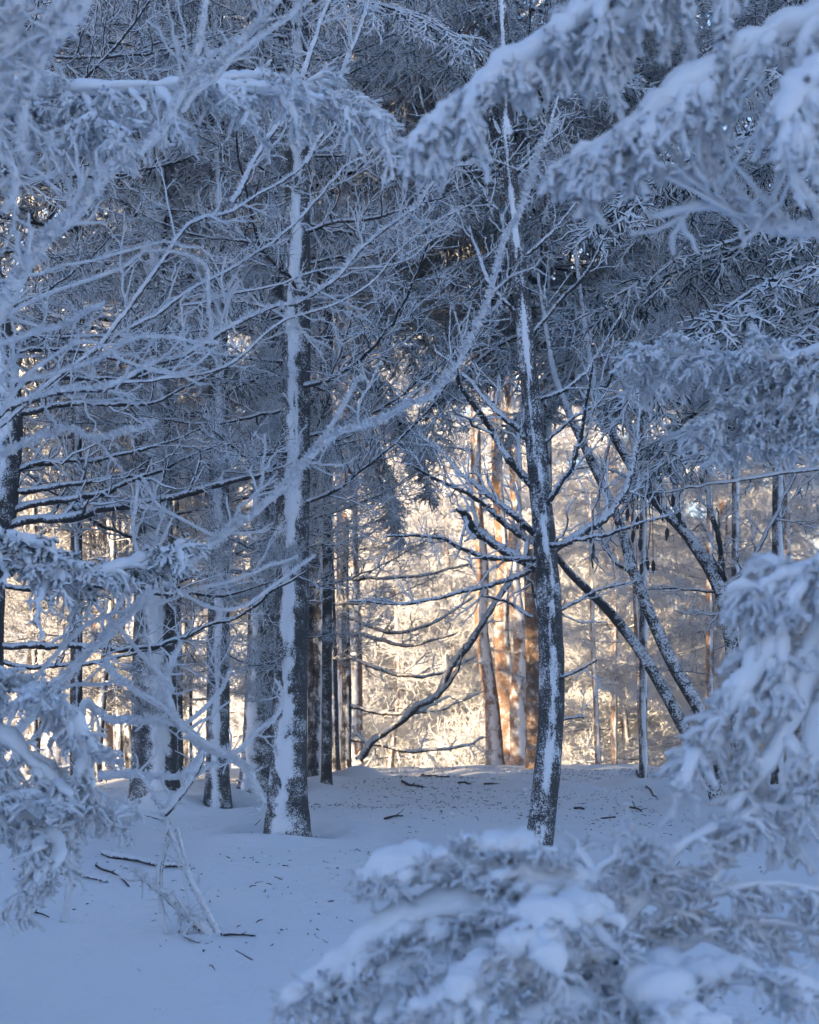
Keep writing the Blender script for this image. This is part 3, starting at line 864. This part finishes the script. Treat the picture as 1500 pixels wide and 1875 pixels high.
def near_boughs(root, specs, d, fat=12, n1=9, n2=7, n3=3, seed=0, droop=-.45, len1=(.22, .5), len2=(.07, .17), m=None, planar=.55, spk=0, ang=(35, 70), load=0, load1=0):
    r = np.random.default_rng(900 + seed)
    for pts, w0 in specs:
        w = np.array([W(p[0], p[1], d + (p[2] if len(p) > 2 else 0)) for p in pts])
        ln = np.linalg.norm(np.diff(w, axis=0), axis=1).sum()
        K = 40
        P = resample(w, K)
        fr = fat / F * d / 2
        R = np.linspace(w0 / F * d / 2, fr, K)
        mb = MB()
        mb.tubes(P[None], R[None], 9, 0, .28, r)
        P1, R1 = sprout(P[None], R[None], max(int(n1 * ln), 3), .05, 1., len1, ang, planar, droop, 12, .7, .8, fr, .5, .035, r, rabs=fr * 1.05)
        mb.tubes(P1, R1, 7, 0, .30, r)
        P2, R2 = sprout(P1, R1, n2, .1, 1., len2, (30, 65), .55, droop * .8, 6, .9, .75, fr * .8, .4, .04, r, rabs=fr * .92)
        mb.tubes(P2, R2, 5, 0, .32, r)
        if n3:
            P3, R3 = sprout(P2, R2, n3, .15, 1., (len2[0] * .35, len2[1] * .45), (30, 65), .4, droop * .5, 4, .9, .7, fr * .7, .3, .05, r, rabs=fr * .72)
            mb.tubes(P3, R3, 4, 0, .3, r)
        if spk:
            for (a, c) in ((P1, R1), (P2, R2)):
                S, SR = spikes(a, c, spk, (fr * .45, fr * 1.1), (-.15, -.3, .2), r=r)
                mb.tubes(S, SR, 3, 0, 0, r)
        o = mb.build('bough', [m or M_NEEDLE_NEAR], root, root.location)
        if load:
            ms = MB()
            ms.snow_load(P[None], load / F * d / 2, 12, seed=seed)
            ms.snow_load(P1[:, :10], (load1 or load * .6) / F * d / 2, 8, seed=seed + 3)
            ms.build('snow_load', [M_LOAD], o, root.location)

# --- bare rimed tree off the left edge, its limbs arching in across the top left
b = base_at(-430, 1600, 8.0)
root = thing('rimed_tree', 'bare tree off the left edge with thickly rimed limbs arching across the top left', 'tree', b)
make_trunk(root, [(-430, 1930), (-380, 1100), (-260, 860), (-160, 720)], [120, 100, 74, 60], 8.0, M_RIME, None, segs=20, seed=90, rough=.12)
limbs(root, [
    ([(-165, 735), (-40, 620), (60, 500), (130, 405), (200, 345), (270, 270)], 42, 25),
    ([(255, 285), (310, 215), (350, 150), (395, 110), (455, 55), (500, 10), (560, -70)], 25, 15),
    ([(310, 215), (345, 140), (372, 60), (385, -40)], 19, 14),
    ([(330, 205), (420, 110), (520, 30), (580, -20)], 16, 12),
    ([(-60, 640), (60, 620), (130, 590), (190, 560, -.4)], 16, 8),
    ([(-60, 700), (50, 690), (160, 655), (270, 620), (400, 610, .4)], 14, 6),
], 8.0, [M_RIME, M_RIME], (5, 4, 0), seed=10, spk=520, lens=(.06, .30), fine=.8, sides=10, wf=.72)
b = base_at(-420, 1700, 5.6)
root = thing('rimed_tree', 'nearest rimed tree with blurred white limbs hanging in the top left corner', 'tree', b)
make_trunk(root, [(-420, 2310), (-380, 1200), (-240, 500), (-100, 200), (-20, -20), (60, -120), (185, -70)], [150, 130, 110, 90, 70, 56, 40], 5.6, M_RIME, None, segs=20, seed=91, rough=.12)
limbs(root, [
    ([(60, -120), (38, 0), (22, 90), (8, 180), (-20, 260)], 52, 34),
    ([(160, -60), (95, 30), (60, 120), (50, 240), (48, 300)], 24, 12),
    ([(190, -60), (130, 30), (85, 90), (60, 180)], 40, 22),
    ([(-40, 260), (20, 300), (30, 345), (5, 390)], 16, 10),
], 5.6, [M_RIME, M_RIME], (9, 4, 0), seed=11, spk=420, lens=(.05, .2), fine=1.2, sides=10)
# --- long rimed stem slanting from the lower left to the upper middle
b = base_at(-120, 1650, 9.6)
root = thing('leaning_sapling', 'long rimed stem slanting from the lower left up past the trunks', 'tree', b)
limbs(root, [
    ([(-150, 1775), (-110, 1600), (-20, 1420), (60, 1300), (150, 1190), (240, 1120), (340, 1035), (420, 968), (480, 925), (545, 860), (600, 805), (680, 775), (750, 742), (815, 695), (858, 620), (885, 550), (915, 455), (938, 390), (972, 300), (1005, 215)], 23, 6),
    ([(545, 860), (600, 790), (650, 705), (668, 690)], 13, 7),
    ([(400, 985), (300, 930), (260, 870, -.2)], 8, 5),
], 9.6, [M_RIME, M_RIME], (3.2, 3, 0), seed=12, spk=420, lens=(.12, .5), fine=.75, sides=10, wf=.82)
# --- other rimed branches reaching in from the left at middle height
b = base_at(-160, 1620, 9.0)
root = thing('rimed_shrub', 'rimed shrub at the left with forked white twigs before the trunks', 'shrub', b)
limbs(root, [
    ([(-170, 1830), (-130, 1400), (-60, 1000), (0, 850), (90, 815), (180, 805), (295, 785)], 26, 10),
    ([(320, 1265), (260, 1190), (190, 1110), (130, 1040), (75, 1050, .3)], 13, 8),
    ([(200, 1150), (260, 1090), (245, 980), (255, 885)], 12, 8),
    ([(245, 1080), (290, 1000), (315, 945)], 9, 6),
    ([(-140, 1500), (-20, 1330), (90, 1195), (190, 1130), (310, 1110), (420, 1060), (540, 1020)], 14, 7),
    ([(300, 1070), (420, 1120), (540, 1045), (580, 1015)], 11, 8),
    ([(-62, 1000), (-70, 800), (-40, 640), (60, 560), (200, 500), (290, 470), (370, 490), (385, 560), (378, 640)], 13, 7),
    ([(-70, 850), (-70, 660), (-40, 520), (80, 480), (180, 470), (300, 440), (380, 440)], 11, 6),
    ([(0, 760), (60, 680), (160, 620), (240, 660), (330, 680), (390, 640)], 11, 6),
], 9.0, [M_RIME, M_RIME], (2.3, 2, 1), seed=13, spk=300, lens=(.10, .40), fine=.75, sides=9, wf=.68)
b = base_at(110, 1700, 10.4)
# --- long rimed limbs sweeping rightwards through the middle height
root = thing('rimed_sapling', 'rimed sapling with long limbs sweeping up to the right before the stand', 'tree', base_at(-250, 1600, 11))
limbs(root, [
    ([(-250, 1640), (-150, 1000), (0, 760), (200, 700), (400, 610), (560, 530), (700, 420), (800, 330), (880, 290)], 30, 6),
    ([(200, 700), (400, 690), (520, 600), (640, 550), (760, 450), (850, 390)], 12, 5),
    ([(-50, 820), (180, 640), (330, 560), (500, 450), (620, 330), (700, 260)], 16, 6),
    ([(330, 560), (480, 540), (600, 500), (720, 490), (800, 440)], 9, 5),
    ([(180, 640), (330, 430), (430, 370), (560, 300), (620, 220)], 16, 7),
    ([(425, 372), (475, 285), (555, 125), (600, 0), (620, -80)], 17, 13),
    ([(560, 300), (605, 225), (660, 60), (680, -60)], 16, 12),
], 11.0, [M_TWIG, M_RIME], (5, 4, 2), seed=14, spk=160, lens=(.15, .6), fine=.7, wf=.62)

# --- fir off the left edge: white bough low left, level bough top left
b = base_at(-300, 1700, 8.2)
root = thing('fir_tree', 'fir off the left edge with a big white bough hanging low on the left', 'tree', b)
make_trunk(root, [(-300, 1910), (-300, 1000), (-290, 100)], [110, 90, 60], 8.2, M_TRUNK_DARK, None, segs=24, seed=92)
near_boughs(root, [
    ([(-280, 1180), (-100, 1230), (60, 1270), (140, 1330), (170, 1450)], 26),
    ([(-280, 1230), (-60, 1300), (60, 1400), (150, 1480), (215, 1500)], 26),
    ([(-280, 1300), (-80, 1420), (40, 1500), (110, 1560, -.2), (30, 1660, -.3)], 24),
    ([(-280, 1130), (-100, 1200), (20, 1250), (100, 1290, -.3)], 22),
    ([(-280, 1350), (-100, 1400), (0, 1440), (80, 1500, -.4)], 22),
], 8.2, 9.5, 15, 9, 3, spk=80, seed=1, load=36, load1=20, droop=-.3, len1=(.12, .36), len2=(.05, .13), m=M_RIME)
near_boughs(root, [
    ([(-280, 960), (-60, 975), (60, 1000), (140, 1050)], 20),
    ([(-280, 1000), (0, 1030), (120, 1060), (260, 1030, .3), (330, 1010, .3)], 18),
], 8.4, 8.5, 18, 9, 4, spk=110, seed=2, load=40, load1=20, droop=-.4, len1=(.15, .36), len2=(.05, .12), m=M_NEEDLE)
near_boughs(root, [
    ([(-280, 130), (-40, 150), (120, 170), (300, 160), (460, 165), (600, 190), (690, 225)], 24),
    ([(-280, 160), (0, 200), (120, 220), (240, 240, -.4)], 20),
    ([(300, 160), (420, 150, .4), (560, 160, .5), (660, 200, .5)], 14),
], 9.0, 8.5, 18, 10, 3, spk=90, seed=3, load=34, load1=18, droop=-.45, len1=(.16, .42), len2=(.05, .14))

# --- fir off the right edge, close to the lens: hanging boughs top right
b = base_at(2000, 1900, 5.4)
root = thing('fir_tree', 'close fir off the right edge, blurred white boughs hanging in the top right', 'tree', b)
make_trunk(root, [(2000, 2350), (2000, 1200), (1990, -600)], [200, 180, 130], 5.4, M_TRUNK_DARK, None, segs=24, seed=93)
near_boughs(root, [
    ([(1990, -420), (1500, -280), (1250, -120), (1120, -10), (960, 110), (860, 185), (775, 240)], 52),
    ([(1500, -280), (1300, -100), (1160, 20), (1080, 70)], 36),
    ([(1990, -250), (1700, -60), (1480, 40), (1330, 120), (1210, 210), (1110, 265), (1075, 285)], 50),
    ([(1700, -60), (1560, 90, -.2), (1470, 160, -.3), (1430, 230, -.4)], 44),
], 5.4, 17, 17, 8, 3, spk=110, seed=4, load=70, load1=36, droop=-.75, len1=(.08, .24), len2=(.04, .11), m=M_NEEDLE_NEAR, planar=.45)
limbs(root, [
    ([(1990, 560), (1700, 500), (1480, 430), (1390, 400), (1330, 345), (1220, 330), (1100, 305)], 40, 14),
    ([(1345, 350), (1305, 300), (1290, 240), (1340, 225)], 26, 16),
    ([(1480, 430), (1400, 400), (1300, 385), (1190, 400)], 22, 14),
    ([(1560, 450), (1480, 300), (1440, 260), (1445, 180)], 22, 14),
], 5.4, [M_RIME, M_RIME], (9, 3, 0), seed=15, spk=220, lens=(.05, .18), fine=2.2, sides=10)
near_boughs(root, [
    ([(1990, 880), (1700, 940), (1560, 1000), (1470, 1090), (1400, 1200), (1330, 1310), (1260, 1400)], 46),
    ([(1700, 940), (1540, 1090), (1480, 1230), (1420, 1380), (1350, 1480)], 40),
    ([(1700, 1000), (1560, 1180), (1500, 1350), (1440, 1500)], 40),
    ([(1990, 1000), (1560, 1040), (1450, 1060), (1385, 1075)], 34),
], 5.4, 15, 16, 8, 3, spk=70, seed=5, load=50, load1=30, droop=-.5, len1=(.10, .28), len2=(.04, .12), m=M_RIME, planar=.5)
# --- fir further in on the right: sharper spray at middle height
b = base_at(1800, 1700, 8.6)
root = thing('fir_tree', 'fir off the right edge with a crisp frosted spray above the arching stems', 'tree', b)
make_trunk(root, [(1800, 1870), (1800, 1000), (1790, 100)], [120, 100, 70], 8.6, M_TRUNK_DARK, None, segs=24, seed=94)
near_boughs(root, [
    ([(1790, 560), (1600, 620), (1450, 660), (1330, 660), (1230, 650), (1165, 665)], 24),
    ([(1790, 600), (1560, 680), (1440, 740), (1340, 760), (1290, 790)], 22),
    ([(1790, 680), (1600, 740), (1500, 790), (1420, 810), (1390, 800)], 22),
    ([(1790, 500), (1600, 600), (1480, 690), (1380, 700)], 20),
], 8.6, 8.5, 20, 11, 4, spk=90, seed=6, load=34, load1=20, droop=-.32, len1=(.15, .38), len2=(.05, .13))

# --- young fir under the lens at the bottom
b = np.array([.62, 5.3, gz(.62, 5.3)])
root = thing('young_fir', 'young snow-laden fir, blurred, filling the bottom right of the picture', 'tree', b)
make_trunk(root, [(1120, 2380), (1120, 1900), (1115, 1660)], [60, 44, 20], 5.3, M_TRUNK_DARK, None, segs=20, seed=95)
near_boughs(root, [
    ([(1115, 1680), (1000, 1630), (900, 1600), (760, 1590), (665, 1610)], 32),
    ([(1115, 1720), (960, 1680), (820, 1680), (700, 1720), (620, 1780), (545, 1830)], 32),
    ([(1115, 1780), (940, 1740), (800, 1760), (680, 1830), (600, 1880)], 32),
    ([(1115, 1660), (1020, 1600), (950, 1570), (860, 1560)], 30),
    ([(1115, 1820), (980, 1800), (840, 1830), (720, 1900)], 32),
    ([(1115, 1760), (1000, 1760, -.35), (900, 1790, -.5), (800, 1850, -.6)], 32),
    ([(1115, 1700), (1060, 1690, -.3), (1000, 1700, -.5), (960, 1740, -.6)], 30),
    ([(1115, 1850), (1250, 1800, -.2), (1400, 1800, -.3), (1540, 1850, -.3)], 32),
    ([(1115, 1800), (1200, 1830, -.4), (1280, 1890, -.6)], 32),
    ([(1115, 1850), (1050, 1850, -.4), (960, 1880, -.6)], 32),
], 5.3, 9, 26, 9, 3, spk=70, seed=7, load=95, load1=48, droop=-.18, len1=(.10, .26), len2=(.04, .10), m=M_NEEDLE_NEAR, planar=.7)
near_boughs(root, [
    ([(1115, 1720), (1180, 1650), (1240, 1560), (1330, 1510), (1400, 1500)], 18),
    ([(1115, 1760), (1200, 1690), (1300, 1640), (1420, 1620), (1520, 1640)], 20),
    ([(1115, 1700), (1080, 1640), (1100, 1590), (1160, 1560)], 18),
    ([(1115, 1800), (1280, 1720), (1400, 1690), (1540, 1720)], 20),
    ([(1115, 1750), (1150, 1680), (1190, 1620), (1180, 1560)], 16),
], 5.3, 9.5, 22, 9, 3, seed=16, load=26, load1=18, droop=-.25, len1=(.09, .26), len2=(.04, .11), m=M_RIME, planar=.45)

# =================================================================== FALLEN WOOD ON THE SNOW
def hit(px, py):
    d = 12.0
    lo, hi = 5.0, 26.0
    for d in np.arange(5.0, 26.0, .05):
        p = W(px, py, d)
        if p[2] <= gz(p[0], p[1]):
            break
    p[2] = gz(p[0], p[1])
    return p

root = thing('fallen_branch', 'broken rimed branch standing in the snow at lower left with crossing twigs', 'branch', hit(388, 1708))
dF = float(root.location.y)
limbs(root, [
    ([(402, 1716), (375, 1655), (345, 1590), (315, 1515), (285, 1460), (255, 1418)], 13, 7),
    ([(308, 1505), (295, 1560), (288, 1620), (300, 1690), (312, 1730)], 9, 7),
    ([(305, 1500), (250, 1490), (180, 1500), (110, 1520)], 9, 6),
    ([(385, 1708), (345, 1670), (300, 1630), (240, 1588)], 22, 12),
    ([(322, 1720), (330, 1690), (325, 1660)], 7, 5),
    ([(300, 1490), (340, 1440), (370, 1375)], 16, 12),
    ([(345, 1590), (320, 1520), (295, 1580), (298, 1640)], 6, 4),
], dF, [M_TWIG, M_RIME], (4, 3, 0), seed=17, spk=260, lens=(.06, .24), fine=.9)
root = thing('fallen_branch', 'arching rimed branch with thick white tip before the snow-plastered trunk', 'branch', base_at(180, 1600, 10.6))
limbs(root, [
    ([(116, 1685), (150, 1450), (165, 1300), (215, 1330), (270, 1330), (330, 1335), (380, 1370), (430, 1390), (465, 1430), (488, 1475)], 14, 16),
    ([(190, 1210), (240, 1260), (300, 1295), (360, 1350), (420, 1390)], 13, 12),
    ([(420, 1390), (470, 1340), (508, 1310), (520, 1270), (505, 1240)], 9, 6),
    ([(320, 1320), (305, 1240), (335, 1170)], 14, 9),
    ([(340, 1325), (400, 1270), (425, 1225)], 9, 5),
    ([(180, 1420), (250, 1420), (330, 1425), (400, 1395)], 16, 9),
    ([(330, 1425), (370, 1380), (372, 1360)], 15, 12),
], 10.6, [M_RIME, M_RIME], (5, 3, 0), seed=18, spk=260, lens=(.06, .26), fine=.9)

STICKS = [
    ((190, 1568), (345, 1592), 15, 'thick dark fallen limb half sunk in snow behind the low left bough', M_LIMB),
    ((105, 1600), (196, 1620), 8, 'dark bent stick below the thick fallen limb', M_LIMB),
    ((176, 1587), (236, 1628), 5, 'thin stick crossing below the thick fallen limb', M_LITTER),
    ((46, 1674), (90, 1685), 4, 'short twig on open snow at far lower left', M_LITTER),
    ((380, 1527), (410, 1528), 5, 'short straight stick in front of the slim larch', M_LITTER),
    ((418, 1522), (432, 1548), 5, 'twig tilted down, left of the thickest trunk foot', M_LITTER),
    ((432, 1524), (452, 1523), 4, 'tiny level twig left of the thickest trunk foot', M_LITTER),
    ((448, 1514), (467, 1536), 5, 'slanting twig nearest the left of the thickest trunk foot', M_LITTER),
    ((563, 1514), (588, 1507), 5, 'short stick touching the right of the thickest trunk foot', M_LITTER),
    ((410, 1716), (468, 1719), 5, 'twig lying right of the standing broken branch', M_LITTER),
    ((340, 1716), (366, 1730), 7, 'stubby piece of wood under the standing broken branch', M_LIMB),
    ((774, 1420), (822, 1424), 5, 'stick at the crest below the bright gap', M_LITTER),
    ((736, 1432), (776, 1443), 5, 'curved twig on the slope left of the crest stick', M_LITTER),
    ((886, 1438), (972, 1440), 5, 'long straight stick on the slope left of the slender tree', M_LITTER),
    ((838, 1436), (862, 1439), 4, 'tiny stick left of the long straight one', M_LITTER),
    ((704, 1502), (738, 1496), 5, 'small twig on the slope right of the thickest trunk', M_LITTER),
    ((1166, 1412), (1205, 1464), 4, 'long thin twig slanting down the slope right of the slender tree', M_LITTER),
    ((1052, 1482), (1070, 1483), 5, 'small twig on the slope just right of the slender tree', M_LITTER),
    ((1154, 1480), (1176, 1488), 4, 'fine twig mid slope beyond the bottom fir', M_LITTER),
    ((1100, 1500), (1128, 1498), 3, 'pale thin straw on the slope under the lone sapling', M_LITTER),
    ((1212, 1611), (1236, 1600), 6, 'forked dark twig lying behind the bottom fir', M_LITTER),
]
for i, (a, c, wpx, lab, m) in enumerate(STICKS):
    r = np.random.default_rng(700 + i)
    A, Cc = hit(*a), hit(*c)
    d = (A[1] + Cc[1]) / 2
    K = 10
    P = resample([A, (A + Cc) / 2 + r.normal(size=3) * .02, Cc], K)
    P[:, 2] = ground_z(P[:, 0], P[:, 1]) + wpx / F * d * .30 + np.abs(np.sin(np.linspace(0, 3, K))) * .008
    mb = MB()
    rad = np.linspace(1, .55, K) * wpx / F * d / 2
    mb.tubes(P[None], rad[None], 7, 0, .2, r)
    Q, QR = sprout(P[None], rad[None], 2, .3, .9, (.04, .14), (30, 60), .6, .2, 4, .6, .5, .002, .2, .05, r)
    mb.tubes(Q, QR, 4, 0, .1, r)
    base = P[0].copy()
    o = mb.build('fallen_stick', [m], None, base)
    o.location = base
    tag(o, lab, 'stick', 'sticks fallen on the snow')

# needles, bark crumbs and tiny twigs on the snow: uncountable
r = np.random.default_rng(77)
N = 9000
yy = np.concatenate([r.uniform(8.6, 24.5, N // 4), 24.5 - np.abs(r.normal(0, 4.2, N * 3 // 4))])
yy = np.clip(yy, 8.6, 24.6)
xx = r.uniform(-1, 1, len(yy)) * (yy * .225)
keep = (1.5 * vnoise(np.stack([xx * 1.1, yy * .7, 0 * xx], -1)) + r.uniform(-1, 1, len(xx)) * .7 + sstep(12, 22, yy) * .5 > .2)
xx, yy = xx[keep], yy[keep]
an = r.uniform(0, 6.28, len(xx))
L = r.lognormal(-3.9, .65, len(xx))
D = np.stack([np.cos(an), np.sin(an), r.uniform(-.1, .5, len(xx))], 1) * L[:, None]
p0 = np.stack([xx, yy, ground_z(xx, yy) + .003], 1)
mb = MB()
P = np.stack([p0 - D * .5, p0 + r.normal(size=p0.shape) * .15 * L[:, None] + [0, 0, .003], p0 + D * .5], 1)
mb.tubes(P, (np.array([.5, 1, .5])[None] * r.uniform(.0012, .0042, len(xx))[:, None]), 4, 0, .3, r)
o = mb.build('needle_litter', [M_LITTER])
tag(o, 'dark needles and bark crumbs strewn over the snow', 'litter')
o['kind'] = 'stuff'
# crumbs of fallen rime
N = 1900
yy = np.clip(24.5 - np.abs(r.normal(0, 5.5, N)), 8.6, 24.5)
xx = r.uniform(-1, 1, N) * yy * .225
mb = MB()
p0 = np.stack([xx, yy, ground_z(xx, yy)], 1)
h = r.lognormal(-4.9, .5, N)[:, None]
P = np.stack([p0 - [[0, 0, .01]], p0 + [0, 0, 1] * h * .5, p0 + [0, 0, 1] * h], 1)
mb.tubes(P, np.array([1.5, 1.2, .25])[None] * h, 6, 0, .35, r)
o = mb.build('rime_crumbs', [M_SNOW])
tag(o, 'small lumps of fallen rime scattered over the snow', 'rime')
o['kind'] = 'stuff'

# =================================================================== the snow sheet, with hollows and drifts at the trunks
for (tx, ty, tr) in TRUNKS:
    q = np.sqrt((X - tx) ** 2 + (Y - ty) ** 2)
    Z = Z + .06 * np.exp(-((q - tr * 2.8 - .16) / .22) ** 2) * (1 + .6 * vnoise(np.stack([X * 2, Y * 2, 0 * X], -1))) - .05 * np.exp(-(q / (tr * 1.7 + .05)) ** 2)
idx = np.arange(X.size).reshape(X.shape)
mb = MB()
mb.add(np.stack([X, Y, Z], -1), np.stack([idx[:-1, :-1], idx[1:, :-1], idx[1:, 1:], idx[:-1, 1:]], -1).reshape(-1, 4))
o = mb.build('snow_ground', [M_SNOW])
o['kind'] = 'structure'
o['label'] = 'smooth blue-shaded snow floor rising to a low crest'

# =================================================================== frosty air round the whole place
mb = MB()
x0, x1, y0, y1, z0, z1 = -1000, 1000, -1000, 1600, -7, 25.5
v = [(x, y, z) for z in (z0, z1) for y in (y0, y1) for x in (x0, x1)]
mb.add(v, [(0, 2, 3, 1), (4, 5, 7, 6), (0, 1, 5, 4), (2, 6, 7, 3), (0, 4, 6, 2), (1, 3, 7, 5)])
m = bpy.data.materials.new('frosty_air')
m.use_nodes = True
t = m.node_tree
t.nodes.remove(t.nodes['Principled BSDF'])
v = nd(t, 'ShaderNodeVolumePrincipled', Density=.0028)
v.inputs['Color'].default_value = (.95, .96, .98, 1)
v.inputs['Anisotropy'].default_value = .2
t.links.new(v.outputs[0], t.nodes['Material Output'].inputs['Volume'])
o = mb.build('haze', [m], smooth=False)
o['kind'] = 'stuff'
o['label'] = 'thin frosty air glowing softly in the sunlit clearing'
